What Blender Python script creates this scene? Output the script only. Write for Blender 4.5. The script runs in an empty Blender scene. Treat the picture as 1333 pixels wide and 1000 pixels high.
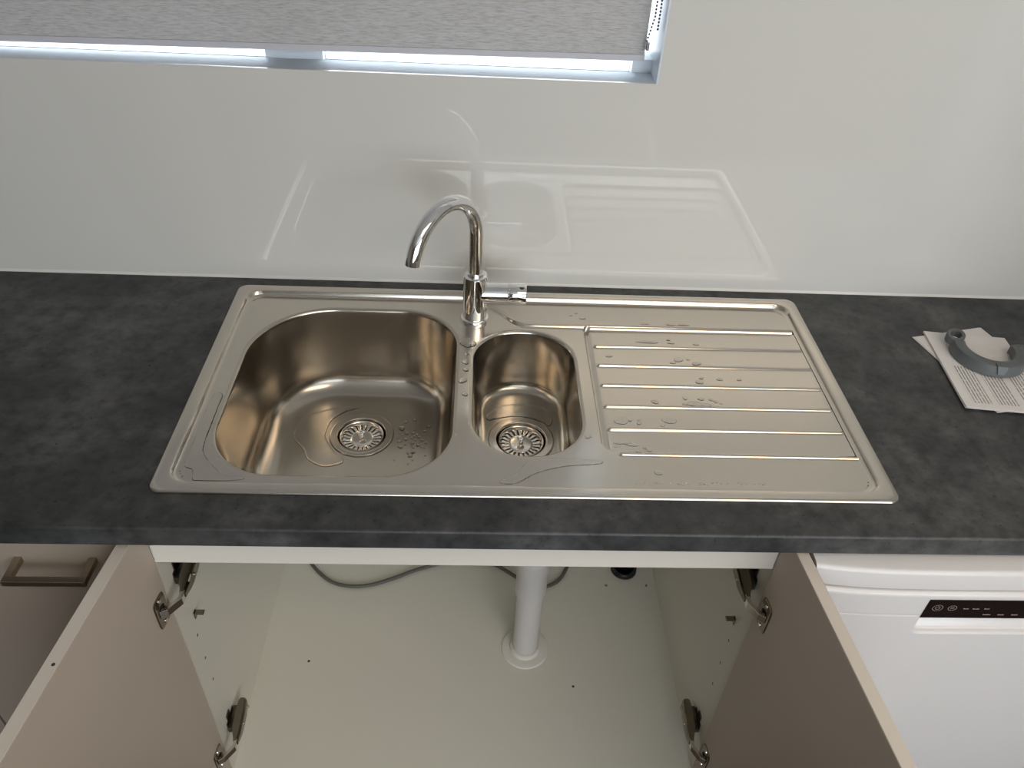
import bpy, bmesh, math, random
import numpy as np
from mathutils import Matrix, Vector

# ------------------------------------------------------------------ camera, world, lights, exposure
scene = bpy.context.scene
col = scene.collection
H = 0.9                                   # height of the worktop above the floor

def make_camera():
    f, p, yw, r = 1029.95, 0.6832, 0.0615, 0.0607
    fw = Vector((math.sin(yw)*math.cos(p), math.cos(yw)*math.cos(p), -math.sin(p)))
    rt = Vector((math.cos(yw), -math.sin(yw), 0)); up = rt.cross(fw)
    rt2 = rt*math.cos(r) + up*math.sin(r); up2 = up*math.cos(r) - rt*math.sin(r)
    cd = bpy.data.cameras.new('camera'); co = bpy.data.objects.new('camera', cd); col.objects.link(co)
    cd.sensor_width = 36.0; cd.lens = 36.0*f/1333.0; cd.clip_start = 0.02
    m = Matrix((rt2, up2, -fw)).transposed().to_4x4()
    m.translation = Vector((-0.0305, -1.2673, 0.7923 + H))
    co.matrix_world = m
    scene.camera = co
make_camera()

world = bpy.data.worlds.new('daylight'); scene.world = world; world.use_nodes = True
bg = world.node_tree.nodes['Background']
bg.inputs[0].default_value = (0.84, 0.92, 1.0, 1); bg.inputs[1].default_value = 4.8

def portal(name, loc, rot, sx, sy):
    l = bpy.data.lights.new(name, 'AREA'); l.shape = 'RECTANGLE'; l.size = sx; l.size_y = sy
    l.cycles.is_portal = True
    o = bpy.data.objects.new(name, l); col.objects.link(o); o.location = loc; o.rotation_euler = rot
portal('daylight_portal', (1.0, -3.33, 1.525), (math.radians(90), 0, 0), 3.0, 1.55)
portal('daylight_portal', (-0.33, 0.13, 1.75), (math.radians(-90), 0, 0), 1.16, 0.95)

vs = scene.view_settings
vs.view_transform = 'Standard'; vs.look = 'None'; vs.gamma = 1.0; vs.use_curve_mapping = False
vs.exposure = 0.08

# ------------------------------------------------------------------ helpers
random.seed(4); rng = np.random.default_rng(4)

class MB:
    def __init__(s): s.v = []; s.f = []
    def add(s, v, f):
        o = len(s.v); s.v += [tuple(map(float, p)) for p in v]; s.f += [tuple(int(i)+o for i in q) for q in f]; return s
    def box(s, x0, x1, y0, y1, z0, z1):
        v = [(x, y, z) for z in (z0, z1) for y in (y0, y1) for x in (x0, x1)]
        return s.add(v, [(0,2,3,1),(4,5,7,6),(0,1,5,4),(2,6,7,3),(0,4,6,2),(1,3,7,5)])
    def prism(s, pts, axis, a, b):
        """extrude a 2D outline (ccw) along axis from a to b; the two other axes in cyclic order"""
        n = len(pts); v = []
        for t in (a, b):
            for p in pts:
                q = [0, 0, 0]; q[axis] = t; q[(axis+1) % 3] = p[0]; q[(axis+2) % 3] = p[1]; v.append(q)
        f = [tuple(range(n))[::-1], tuple(range(n, 2*n))]
        f += [(i, (i+1) % n, n+(i+1) % n, n+i) for i in range(n)]
        return s.add(v, f)
    def rings(s, rings, close=True, cap0=False, cap1=False):
        n = len(rings[0]); v = [p for r in rings for p in r]; f = []
        for k in range(len(rings)-1):
            for i in range(n if close else n-1):
                j = (i+1) % n; f.append((k*n+i, k*n+j, (k+1)*n+j, (k+1)*n+i))
        if cap0: f.append(tuple(range(n))[::-1])
        if cap1: f.append(tuple((len(rings)-1)*n+i for i in range(n)))
        return s.add(v, f)
    def lathe(s, prof, c=(0, 0, 0), n=48, axis='z', cap0=False, cap1=False):
        R = []
        for r, z in prof:
            ring = []
            for i in range(n):
                a = 2*math.pi*i/n; u, w = r*math.cos(a), r*math.sin(a)
                if axis == 'z': p = (u, w, z)
                elif axis == 'x': p = (z, u, w)
                else: p = (w, z, u)
                ring.append((p[0]+c[0], p[1]+c[1], p[2]+c[2]))
            R.append(ring)
        return s.rings(R, True, cap0, cap1)
    def tube(s, path, rad, n=16, caps=True):
        P = [Vector(p) for p in path]; R = []
        up = None
        for i, p in enumerate(P):
            t = (P[min(i+1, len(P)-1)] - P[max(i-1, 0)]).normalized()
            if up is None:
                up = Vector((0, 0, 1)) if abs(t.z) < .9 else Vector((0, 1, 0))
            a = (up - t*up.dot(t)).normalized(); up = a; b = t.cross(a)
            rr = rad[i] if isinstance(rad, (list, tuple)) else rad
            R.append([tuple(p + (a*math.cos(2*math.pi*k/n) + b*math.sin(2*math.pi*k/n))*rr) for k in range(n)])
        return s.rings(R, True, caps, caps)
    def build(s, name, mat, parent=None, smooth=False, bevel=0, uv=None, auto=None, recalc=True):
        me = bpy.data.meshes.new(name); me.from_pydata(s.v, [], s.f); me.update()
        bm = bmesh.new(); bm.from_mesh(me); 
        if bevel == 0 and uv is None and recalc: bmesh.ops.recalc_face_normals(bm, faces=bm.faces)
        bm.to_mesh(me); bm.free()
        if uv is not None:
            ul = me.uv_layers.new(name='UVMap'); vi = np.zeros(len(me.loops), dtype=np.int32); me.loops.foreach_get('vertex_index', vi)
            co = np.array(s.v); ul.data.foreach_set('uv', co[vi][:, uv].astype(np.float32).ravel())
        o = bpy.data.objects.new(name, me); col.objects.link(o); me.materials.append(mat)
        if smooth:
            me.polygons.foreach_set('use_smooth', [True]*len(me.polygons))
            if auto: me.set_sharp_from_angle(angle=math.radians(auto))
        if bevel:
            bv = o.modifiers.new('bevel', 'BEVEL'); bv.width = bevel; bv.segments = 2; bv.limit_method = 'ANGLE'
        if parent is not None:
            o.parent = parent; o.matrix_parent_inverse = Matrix.Translation(-Vector(parent.location))
        return o

def tag(o, label=None, cat=None, group=None, kind=None):
    if label: o['label'] = label
    if cat: o['category'] = cat
    if group: o['group'] = group
    if kind: o['kind'] = kind
    return o
def empty(name, loc, label=None, cat=None, group=None, kind=None):
    o = bpy.data.objects.new(name, None); col.objects.link(o); o.location = loc; o.empty_display_size = .05
    return tag(o, label, cat, group, kind)

def rr_points(x0, x1, y0, y1, rad, nc=20, ns=10):
    """rounded rectangle, ccw, from the bottom-left corner; rad = (bl, br, tr, tl)"""
    bl, br, tr, tl = rad; P = []
    cs = [((x0+bl, y0+bl), bl, 180), ((x1-br, y0+br), br, 270), ((x1-tr, y1-tr), tr, 0), ((x0+tl, y1-tl), tl, 90)]
    for k, (c, r, a0) in enumerate(cs):
        arc = [(c[0]+r*math.cos(math.radians(a0+90*i/nc)), c[1]+r*math.sin(math.radians(a0+90*i/nc))) for i in range(nc+1)]
        P += arc
        c2, r2, a2 = cs[(k+1) % 4]
        nx = (c2[0]+r2*math.cos(math.radians(a2)), c2[1]+r2*math.sin(math.radians(a2)))
        P += [(arc[-1][0]+(nx[0]-arc[-1][0])*i/ns, arc[-1][1]+(nx[1]-arc[-1][1])*i/ns) for i in range(1, ns)]
    return P
def inset(b, d, rad):
    x0, x1, y0, y1 = b
    return rr_points(x0+d, x1-d, y0+d, y1-d, [max(r-d, .004) for r in rad])
def sdf_rr(x, y, b, rad):
    x0, x1, y0, y1 = b; cx, cy = (x0+x1)/2, (y0+y1)/2; hx, hy = (x1-x0)/2, (y1-y0)/2
    px, py = x-cx, y-cy; bl, br, tr, tl = rad
    r = np.where(px > 0, np.where(py > 0, tr, br), np.where(py > 0, tl, bl))
    qx, qy = np.abs(px)-hx+r, np.abs(py)-hy+r
    return np.minimum(np.maximum(qx, qy), 0)+np.hypot(np.maximum(qx, 0), np.maximum(qy, 0))-r
def sdf_poly(x, y, P):
    P = np.array(P); d = np.full(x.shape, 1e9); ins = np.zeros(x.shape, bool)
    for i in range(len(P)):
        a, b = P[i], P[(i+1) % len(P)]; e = b-a; wx, wy = x-a[0], y-a[1]
        t = np.clip((wx*e[0]+wy*e[1])/max(e@e, 1e-14), 0, 1)
        d = np.minimum(d, np.hypot(wx-e[0]*t, wy-e[1]*t))
        c = ((a[1] > y) != (b[1] > y)) & (x < (b[0]-a[0])*(y-a[1])/((b[1]-a[1]) if abs(b[1]-a[1]) > 1e-12 else 1e-12)+a[0])
        ins ^= c
    return np.where(ins, -d, d)
def clip_grid(b, dx, dy, sdf, height):
    """height field over the region sdf<=0, its edge vertices drawn onto the outline"""
    nx = int(math.ceil((b[1]-b[0])/dx))+1; ny = int(math.ceil((b[3]-b[2])/dy))+1
    X, Y = np.meshgrid(np.linspace(b[0], b[1], nx), np.linspace(b[2], b[3], ny), indexing='ij')
    h = 1e-5
    for _ in range(2):
        s = sdf(X, Y); gx = (sdf(X+h, Y)-sdf(X-h, Y))/(2*h); gy = (sdf(X, Y+h)-sdf(X, Y-h))/(2*h)
        m = np.abs(s) < .72*max(dx, dy); X = np.where(m, X-s*gx, X); Y = np.where(m, Y-s*gy, Y)
    ok = sdf(X, Y) < 2e-4
    Z = height(X, Y); idx = np.full(X.shape, -1, int); idx[ok] = np.arange(ok.sum())
    V = np.stack([X[ok], Y[ok], Z[ok]], 1)
    q = np.stack([idx[:-1, :-1], idx[1:, :-1], idx[1:, 1:], idx[:-1, 1:]], -1).reshape(-1, 4)
    g = (q >= 0).sum(1); F = [tuple(a) for a in q[g == 4]]
    F += [tuple(i for i in a if i >= 0) for a in q[g == 3]]
    return V, F
def smooth_closed(P, n=8):
    P = [np.array(p, float) for p in P]; N = len(P); out = []
    for i in range(N):
        a, b, c, d = P[i-1], P[i], P[(i+1) % N], P[(i+2) % N]
        for k in range(n):
            t = k/n; out.append(.5*(2*b+(c-a)*t+(2*a-5*b+4*c-d)*t*t+(3*b-a-3*c+d)*t**3))
    return out
def smooth_path(P, n=10):
    P = [Vector(p) for p in P]; out = []
    for i in range(len(P)-1):
        a, b, c, d = P[max(i-1, 0)], P[i], P[i+1], P[min(i+2, len(P)-1)]
        for k in range(n):
            t = k/n; out.append(.5*(2*b+(c-a)*t+(2*a-5*b+4*c-d)*t*t+(3*b-a-3*c+d)*t**3))
    return out+[P[-1]]
def ss(t): t = np.clip(t, 0, 1); return t*t*(3-2*t)

# ------------------------------------------------------------------ materials
def new_mat(name, color, rough=.5, metal=0., spec=.5, **kw):
    m = bpy.data.materials.new(name); m.use_nodes = True; b = m.node_tree.nodes['Principled BSDF']
    b.inputs['Base Color'].default_value = (*color, 1); b.inputs['Roughness'].default_value = rough
    b.inputs['Metallic'].default_value = metal; b.inputs['Specular IOR Level'].default_value = spec
    for k, v in kw.items(): b.inputs[k.replace('_', ' ')].default_value = v
    return m
def nodes(m): return m.node_tree.nodes, m.node_tree.links, m.node_tree.nodes['Principled BSDF']
def noise(m, scale, detail=4, stretch=(1, 1, 1), rough=.55, loc=(0, 0, 0)):
    N, L, b = nodes(m); tc = N.new('ShaderNodeTexCoord'); mp = N.new('ShaderNodeMapping')
    mp.inputs['Scale'].default_value = stretch; mp.inputs['Location'].default_value = loc
    t = N.new('ShaderNodeTexNoise'); t.inputs['Scale'].default_value = scale; t.inputs['Detail'].default_value = detail
    t.inputs['Roughness'].default_value = rough
    L.new(tc.outputs['Object'], mp.inputs[0]); L.new(mp.outputs[0], t.inputs['Vector']); return t.outputs['Fac']
def ramp(m, fac, stops):
    N, L, b = nodes(m); r = N.new('ShaderNodeValToRGB'); e = r.color_ramp.elements
    while len(e) < len(stops): e.new(.5)
    for k, (p, c) in enumerate(stops): e[k].position = p; e[k].color = (*c, 1) if len(c) == 3 else c
    L.new(fac, r.inputs[0]); return r.outputs[0]
def bump(m, fac, strength, dist=.001):
    N, L, b = nodes(m); k = N.new('ShaderNodeBump'); k.inputs['Strength'].default_value = strength; k.inputs['Distance'].default_value = dist
    L.new(fac, k.inputs['Height']); L.new(k.outputs[0], b.inputs['Normal'])
def mixrgb(m, fac, a, bcol, mode='MIX'):
    N, L, b = nodes(m); x = N.new('ShaderNodeMix'); x.data_type = 'RGBA'; x.blend_type = mode
    for s, v in ((0, fac), (6, a), (7, bcol)):
        if isinstance(v, (int, float)): x.inputs[s].default_value = v
        elif isinstance(v, tuple): x.inputs[s].default_value = (*v, 1)
        else: L.new(v, x.inputs[s])
    return x.outputs[2]

M = {}
# painted plaster and room surfaces
M['paint'] = new_mat('white_paint', (.78, .75, .70), .6); bump(M['paint'], noise(M['paint'], 180, 3), .05)
M['bright_paint'] = new_mat('bright_white_paint', (.86, .86, .85), .5)
M['taupe'] = new_mat('taupe_paint', (.36, .325, .285), .6)
M['ceiling'] = new_mat('ceiling_paint', (.82, .80, .77), .8)
M['splash'] = new_mat('painted_glass', (.66, .635, .585), .02, 0, .5); M['splash'].node_tree.nodes['Principled BSDF'].inputs['IOR'].default_value = 1.55
M['seal'] = new_mat('silicone', (.72, .69, .64), .35)
m = M['floor'] = new_mat('timber_floor', (.2, .13, .08), .4)
nodes(m)[1].new(ramp(m, noise(m, 3, 6, (1, 12, 1)), [(.3, (.045, .030, .020)), (.7, (.09, .062, .042))]), nodes(m)[2].inputs['Base Color'])
# worktop: dark concrete-look laminate
m = M['worktop'] = new_mat('concrete_laminate', (.04, .04, .04), .42, 0, .4)
c1 = ramp(m, noise(m, 7, 8, (1, 1.25, 1), .62), [(.30, (.028, .0285, .0285)), (.50, (.051, .0515, .0510)), (.70, (.104, .103, .100))])
c2 = ramp(m, noise(m, 46, 5, (1, 1, 1), .6, (3, 1, 0)), [(.3, (.50, .50, .50)), (.5, (.95, .95, .95)), (.68, (1.25, 1.24, 1.22))])
c3 = ramp(m, noise(m, 150, 2, (1, 1, 1), .5, (7, 2, 0)), [(.27, (.35, .35, .35)), (.34, (1, 1, 1))])
cc = mixrgb(m, 1., mixrgb(m, 1., c1, c2, 'MULTIPLY'), c3, 'MULTIPLY')
nodes(m)[1].new(cc, nodes(m)[2].inputs['Base Color'])
rr_ = ramp(m, noise(m, 20, 4), [(.3, (.36,)*3), (.7, (.52,)*3)]); nodes(m)[1].new(rr_, nodes(m)[2].inputs['Roughness'])
bump(m, noise(m, 220, 4), .12, .0006)
# cabinet boards
M['cashmere'] = new_mat('cashmere_board', (.425, .352, .282), .42)
M['edge'] = new_mat('pale_cashmere_strip', (.66, .59, .51), .45)
M['white_board'] = new_mat('white_melamine', (.68, .645, .55), .42); bump(M['white_board'], noise(M['white_board'], 400, 2), .03)
M['rail'] = new_mat('white_rail_board', (.74, .68, .60), .4)
M['dark'] = new_mat('hole_shade', (.008, .007, .006), .8)  # flat black that stands for the shade inside small openings
# metals
def steel(name, colr, rough, aniso, brushed):
    m = new_mat(name, colr, rough, 1.0); N, L, b = nodes(m)
    if aniso:
        b.inputs['Anisotropic'].default_value = aniso
        tg = N.new('ShaderNodeTangent'); tg.direction_type = 'UV_MAP'; tg.uv_map = 'UVMap'; L.new(tg.outputs[0], b.inputs['Tangent'])
    if brushed:
        n = noise(m, 9, 5, brushed, .7)
        r = N.new('ShaderNodeMapRange'); r.inputs[3].default_value = rough*.93; r.inputs[4].default_value = rough*1.08
        r.inputs[1].default_value = .3; r.inputs[2].default_value = .7
        L.new(n, r.inputs[0]); L.new(r.outputs[0], b.inputs['Roughness'])
    return m
M['steel'] = steel('brushed_steel', (.64, .59, .52), .19, .5, (4, 300, 4))
M['bowl_steel'] = steel('satin_bowl_steel', (.52, .475, .41), .21, 0, (200, 200, 3))
M['waste_steel'] = new_mat('spun_waste_steel', (.60, .55, .48), .14, 1.)
M['bright_steel'] = new_mat('polished_strainer_steel', (.82, .78, .72), .18, 1.)
M['chrome'] = new_mat('chrome', (.86, .855, .84), .035, 1.)
M['hinge_metal'] = new_mat('nickel_plate', (.27, .235, .19), .16, 1.)
M['hinge_dark'] = new_mat('dark_hinge_steel', (.16, .14, .115), .28, 1.)  # darker steel of the mounting plate and its block
M['bronze'] = new_mat('brushed_nickel_handle', (.46, .39, .30), .34, 1.)
# plastics
M['pvc'] = new_mat('grey_white_pvc', (.60, .565, .54), .32)
M['flange'] = new_mat('white_plastic', (.70, .66, .59), .35)
M['cable'] = new_mat('grey_cable_sheath', (.11, .10, .085), .5)
M['rubber'] = new_mat('black_rubber', (.012, .012, .014), .35)
M['ringgrey'] = new_mat('grey_abs', (.108, .114, .114), .42); bump(M['ringgrey'], noise(M['ringgrey'], 600, 2), .04)
M['appliance'] = new_mat('white_enamel', (.69, .66, .64), .16)
M['panel'] = new_mat('black_gloss_panel', (.006, .003, .003), .06)
M['icon'] = new_mat('printed_icon', (.42, .34, .30), .5)
M['indicator'] = new_mat('black_indicator', (.01, .01, .012), .3)
m = M['water'] = new_mat('water', (1, 1, 1), 0, 0, .5); b = nodes(m)[2]; b.inputs['Transmission Weight'].default_value = 1; b.inputs['IOR'].default_value = 1.33
m = M['glass'] = new_mat('window_glass', (1, 1, 1), 0, 0, .5); b = nodes(m)[2]; b.inputs['Transmission Weight'].default_value = 1; b.inputs['IOR'].default_value = 1.02
M['sill'] = new_mat('skylit_sill', (.40, .45, .50), .6)  # greyed and blued to stand for the dim sky light falling there
M['frame'] = new_mat('white_window_frame', (.64, .69, .74), .3)
# roller blind: fabric with fine horizontal slubs, lets a little daylight through
m = M['blind'] = new_mat('slub_fabric', (.42, .40, .38), .9, 0, .1); N, L, b = nodes(m)
fa = noise(m, 60, 5, (1.1, 1, 16), .65)
cb = ramp(m, fa, [(.28, (.35, .33, .315)), (.50, (.56, .54, .525)), (.72, (.66, .645, .63))]); L.new(cb, b.inputs['Base Color']); bump(m, fa, .5, .002)
tr = N.new('ShaderNodeBsdfTranslucent'); L.new(cb, tr.inputs[0]); mx = N.new('ShaderNodeMixShader'); mx.inputs[0].default_value = .10
L.new(b.outputs[0], mx.inputs[1]); L.new(tr.outputs[0], mx.inputs[2]); L.new(mx.outputs[0], N['Material Output'].inputs[0])
M['blindbar'] = new_mat('blind_bar', (.52, .50, .52), .5)
M['bead'] = new_mat('chain_bead', (.30, .30, .30), .25, .8)
M['paper'] = new_mat('plain_paper', (.74, .70, .67), .8)
m = M['print'] = new_mat('printed_paper', (.74, .70, .67), .8); N, L, b = nodes(m)
tc = N.new('ShaderNodeTexCoord'); sp = N.new('ShaderNodeSeparateXYZ'); L.new(tc.outputs['Object'], sp.inputs[0])
def mth(op, a, bb=None):
    k = N.new('ShaderNodeMath'); k.operation = op
    for i, v in enumerate((a, bb)):
        if v is None: continue
        if isinstance(v, (int, float)): k.inputs[i].default_value = v
        else: L.new(v, k.inputs[i])
    return k.outputs[0]
# lines of small print: columns run along the sheet's long side
u, w = sp.outputs[0], sp.outputs[1]
line = mth('LESS_THAN', mth('FRACT', mth('MULTIPLY', u, 190)), .42)
nz = N.new('ShaderNodeTexNoise'); nz.inputs['Scale'].default_value = 1.0; nz.inputs['Detail'].default_value = 2
cm = N.new('ShaderNodeCombineXYZ'); L.new(mth('FLOOR', mth('MULTIPLY', u, 190)), cm.inputs[0]); L.new(mth('MULTIPLY', w, 260), cm.inputs[1]); L.new(cm.outputs[0], nz.inputs['Vector'])
word = mth('GREATER_THAN', nz.outputs['Fac'], .42)
inx = mth('MULTIPLY', mth('GREATER_THAN', u, -.056), mth('LESS_THAN', u, .066))
iny = mth('MULTIPLY', mth('GREATER_THAN', w, -.092), mth('LESS_THAN', w, .006))
para = mth('GREATER_THAN', mth('FRACT', mth('MULTIPLY', mth('ADD', u, .07), 22)), .22)
ink = mth('MULTIPLY', mth('MULTIPLY', mth('MULTIPLY', line, word), mth('MULTIPLY', inx, iny)), para)
L.new(mixrgb(m, mth('MULTIPLY', ink, .75), (.74, .70, .67), (.10, .09, .085)), b.inputs['Base Color'])

# ------------------------------------------------------------------ room shell
XL, XR, YF, ZC = -2.4, 3.4, -3.2, 2.45
SX, SZ, ST = .2505, .379+H, 2.15          # window opening: right side, sill, top
SLX = -.91
tag(MB().box(XL-.1, XR+.1, YF-.12, .25, -.06, 0).build('floor', M['floor']), kind='structure')
tag(MB().box(XL-.1, XR+.1, YF-.12, .25, ZC, ZC+.06).build('ceiling', M['ceiling']), kind='structure')
wb = MB(); y0, y1 = .006, .16
wb.box(XL, SLX, y0, y1, 0, ZC); wb.box(SX, XR, y0, y1, 0, ZC); wb.box(SLX, SX, y0, y1, 0, SZ-.04); wb.box(SLX, SX, y0, y1, ST, ZC)
tag(wb.build('wall_back', M['paint']), kind='structure')
tag(MB().box(XL-.1, XL, YF, .16, 0, ZC).build('wall_left', M['taupe']), kind='structure')
tag(MB().box(1.085, 1.19, -.56, .006, 0, ZC).build('wall_right', M['bright_paint']), kind='structure')
tag(MB().box(XR, XR+.1, YF, .16, 0, ZC).build('wall_far_right', M['taupe']), kind='structure')
wf = MB(); DX0, DX1, DB, DZ = -.5, 2.5, .75, 2.3
wf.box(XL, DX0, YF-.1, YF, 0, ZC); wf.box(DX1, XR, YF-.1, YF, 0, ZC); wf.box(DX0, DX1, YF-.1, YF, DZ, ZC); wf.box(DX0, DX1, YF-.1, YF, 0, DB)
tag(wf.build('wall_front', M['taupe']), kind='structure')
d1 = empty('window_2', (1.0, YF-.05, DB), kind='structure')
fr = MB()
for a, b_ in ((DX0, DX0+.05), (.475, .525), (1.475, 1.525), (DX1-.05, DX1)): fr.box(a, b_, YF-.08, YF-.03, DB, DZ)
fr.box(DX0, DX1, YF-.08, YF-.03, DB, DB+.05); fr.box(DX0, DX1, YF-.08, YF-.03, DZ-.05, DZ); fr.build('window_frame', M['frame'], d1)

# glossy splashback, one notched sheet round the window
sb = empty('splashback', (0, .003, H), 'glossy pale painted glass splashback covering the wall behind the sink', 'splashback')
pz, px = [], []
out = [(SLX, SZ), (SX, SZ), (SX, H+.85), (1.0845, H+.85), (1.0845, H+.001), (-1.5, H+.001), (-1.5, H+.85), (SLX, H+.85)]
MB().prism([(z, x) for x, z in out], 1, 0, .0055).build('glass_sheet', M['splash'], sb)
MB().prism([(-.0035, H+.0002), (-.0002, H+.0002), (-.0002, H+.0045), (-.0012, H+.003)], 0, -1.5, 1.0845).build('sealant_bead', M['seal'], sb)

# window: sill, jambs, two sashes with glass
w1 = empty('window_1', ((SLX+SX)/2, .03, SZ), kind='structure')
MB().box(SLX, SX, .0058, .0555, SZ-.02, SZ).build('window_sill', M['sill'], w1)
for a, b_ in ((SLX, SLX+.003), (SX-.003, SX)):
    MB().box(a, b_, .0002, .15, SZ, ST).build('jamb', M['frame'], w1)
MB().box(SLX, SX, .0002, .15, ST-.003, ST).build('window_head', M['frame'], w1)
zb = SZ-.006
fr = MB()
fr.box(SLX, SX, .056, .16, zb-.03, zb)                               # bottom member, just below sill level
fr.box(-.3755, -.2845, .054, .10, zb, ST)                            # meeting stiles
fr.box(.2150, .2325, .054, .10, zb, ST); fr.box(.2325, SX-.003, .056, .10, zb, SZ+.02)
fr.box(SLX+.003, -.87, .054, .10, zb, ST)
fr.build('window_frame', M['frame'], w1)
for a, b_ in ((-.87, -.3755), (-.2845, .2150)):
    MB().box(a, b_, .074, .078, zb, ST-.003).build('pane', M['glass'], w1)

# ------------------------------------------------------------------ roller blind
rb = empty('roller_blind', (-.33, .02, 1.31), 'greige textured fabric roller blind drawn down over the window', 'blind')
def blind_z(x): return H + .3955 + (x+.77)*(.0100/1.0)
fb = MB(); BX0, BX1 = -.885, .2305
fb.add([(BX0, .0445, blind_z(BX0)+.004), (BX1, .0445, blind_z(BX1)+.004), (BX1, .0445, ST-.01), (BX0, .0445, ST-.01),
        (BX0, .0455, blind_z(BX0)+.004), (BX1, .0455, blind_z(BX1)+.004), (BX1, .0455, ST-.01), (BX0, .0455, ST-.01)],
       [(0,1,2,3),(7,6,5,4),(0,4,5,1),(1,5,6,2),(2,6,7,3),(3,7,4,0)])
fb.build('fabric', M['blind'], rb)
bar = MB(); R_ = []
for x in (BX0, BX1):
    z = blind_z(x); R_.append([(x, .0415, z+.005), (x, .0410, z-.0045), (x, .0490, z-.0045), (x, .0490, z+.005)])
bar.rings(R_, True, True, True).build('bottom_bar', M['blindbar'], rb)
MB().lathe([(.02, BX0), (.02, BX1)], (0, .03, ST-.026), 24, 'x', True, True).build('roller_tube', M['blindbar'], rb)
ch = MB()
for sx_ in (.2365, .2435):
    z = H+.452 if sx_ > .24 else H+.434
    while z < ST-.03:
        ch.lathe([(.0006, -.0019), (.0017, -.0009), (.0017, .0009), (.0006, .0019)], (sx_+(.006*max(0, .03-(z-H-.44))/.03 if sx_ < .24 else 0)*-1, .034, z), 8); z += .0052
ch.build('bead_chain', M['bead'], rb)
MB().box(.2290, .2340, .030, .037, H+.420, H+.433).build('chain_clip', M['bead'], rb, bevel=.001)

# ------------------------------------------------------------------ worktop
SKB = (-.4583, .562, -.541, -.032)        # sink outline
def worktop():
    mb = MB(); T = .0345; x0, x1 = -1.45, 1.084; ya, yb = -.60, -.0002
    hx0, hx1, hy0, hy1 = -.4415, .5452, -.5242, -.0488
    r = .004
    prof = [(-.56, H-T), (ya+.002, H-T), (ya, H-T+.002)] + [(ya+r-r*math.cos(a), H-r+r*math.sin(a)) for a in np.radians([0, 22, 45, 68, 90])] + [(-.56, H)]
    mb.prism(prof[::-1], 0, x0, x1)
    xs = [x0, hx0, hx1, x1]; ys = [-.56, hy0, hy1, yb]
    for i in range(3):
        for j in range(3):
            if (i, j) == (1, 1): continue
            mb.box(xs[i], xs[i+1], ys[j], ys[j+1], H-T, H)
    o = mb.build('worktop', M['worktop'])
    return tag(o, 'dark grey concrete-look laminate worktop with a cut-out for the sink', 'worktop')
worktop()

# ------------------------------------------------------------------ sink
ZR, ZD = .005, -.004
RIMR = [.016]*4
BIG, BIGR = (-.4045, -.0620, -.4970, -.0920), (.10, .10, .10, .135)
SML, SMLR = (-.0320, .1340, -.4515, -.1470), (.078, .078, .078, .078)
DIN = .0265
DK = (SKB[0]+DIN, SKB[1]-DIN, SKB[2]+DIN, SKB[3]-DIN); DKR = [.028]*4
TRAY, TRAYR = (.1585, .75, -.4430, -.1270), (.024, .024, .010, .010)
RIBS = [-.1812, -.2335, -.2858, -.3380, -.3903]
def seg_d(x, y, P):
    d = np.full(np.shape(x), 1e9)
    for a, b_ in zip(P[:-1], P[1:]):
        ex, ey = b_[0]-a[0], b_[1]-a[1]; t = np.clip(((x-a[0])*ex+(y-a[1])*ey)/(ex*ex+ey*ey), 0, 1)
        d = np.minimum(d, np.hypot(x-a[0]-ex*t, y-a[1]-ey*t))
    return d
SW = [(v.x, v.y) for v in smooth_path([(-.014, -.074, 0), (-.002, -.079, 0), (.012, -.090, 0), (.027, -.107, 0), (.042, -.121, 0), (.060, -.1275, 0), (.090, -.1285, 0)], 6)]+[(.531, -.1285)]
def deck_h(x, y):
    x = np.asarray(x, float); y = np.asarray(y, float)
    z = np.full(x.shape, ZD)
    dep = (.0036-.0014*np.clip((x-.16)/.38, 0, 1))*ss((.545-x)/.016)
    st = sdf_rr(x, y, TRAY, TRAYR)
    z = z-dep*ss(-st/.0030)-.0035*ss(-st/.0030)*ss((.171-x)/.010)
    for yr in RIBS:                                       # raised ribs between the channels
        k = ss((.0042-np.abs(y-yr))/.0034)*ss((x-.1700)/.006)*ss((.5375-x)/.004)
        z = z+(dep+.0006)*k
    z = z+.0046*ss((.0056-seg_d(x, y, SW))/.0040)         # swept ridge from behind the tap
    fr_ = seg_d(x, y, [(.185, -.4475), (.541, -.4475)])
    z = z+.0030*ss((.0040-fr_)/.0034)
    return z
def deck_sdf(x, y):
    a = sdf_rr(x, y, DK, DKR)
    b_ = .006-sdf_rr(x, y, BIG, BIGR); c = .006-sdf_rr(x, y, SML, SMLR)
    return np.maximum(a, np.maximum(b_, c))
sink = empty('kitchen_sink', (.05, -.287, H), 'inset stainless steel sink with one and a half bowls and ribbed drainer', 'sink')
dm = MB(); V, F = clip_grid(DK, .0020, .0013, deck_sdf, deck_h); V[:, 2] += H
dm.add(V, F); dm.build('drainer_deck', M['steel'], sink, smooth=True, uv=[0, 1])
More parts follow.
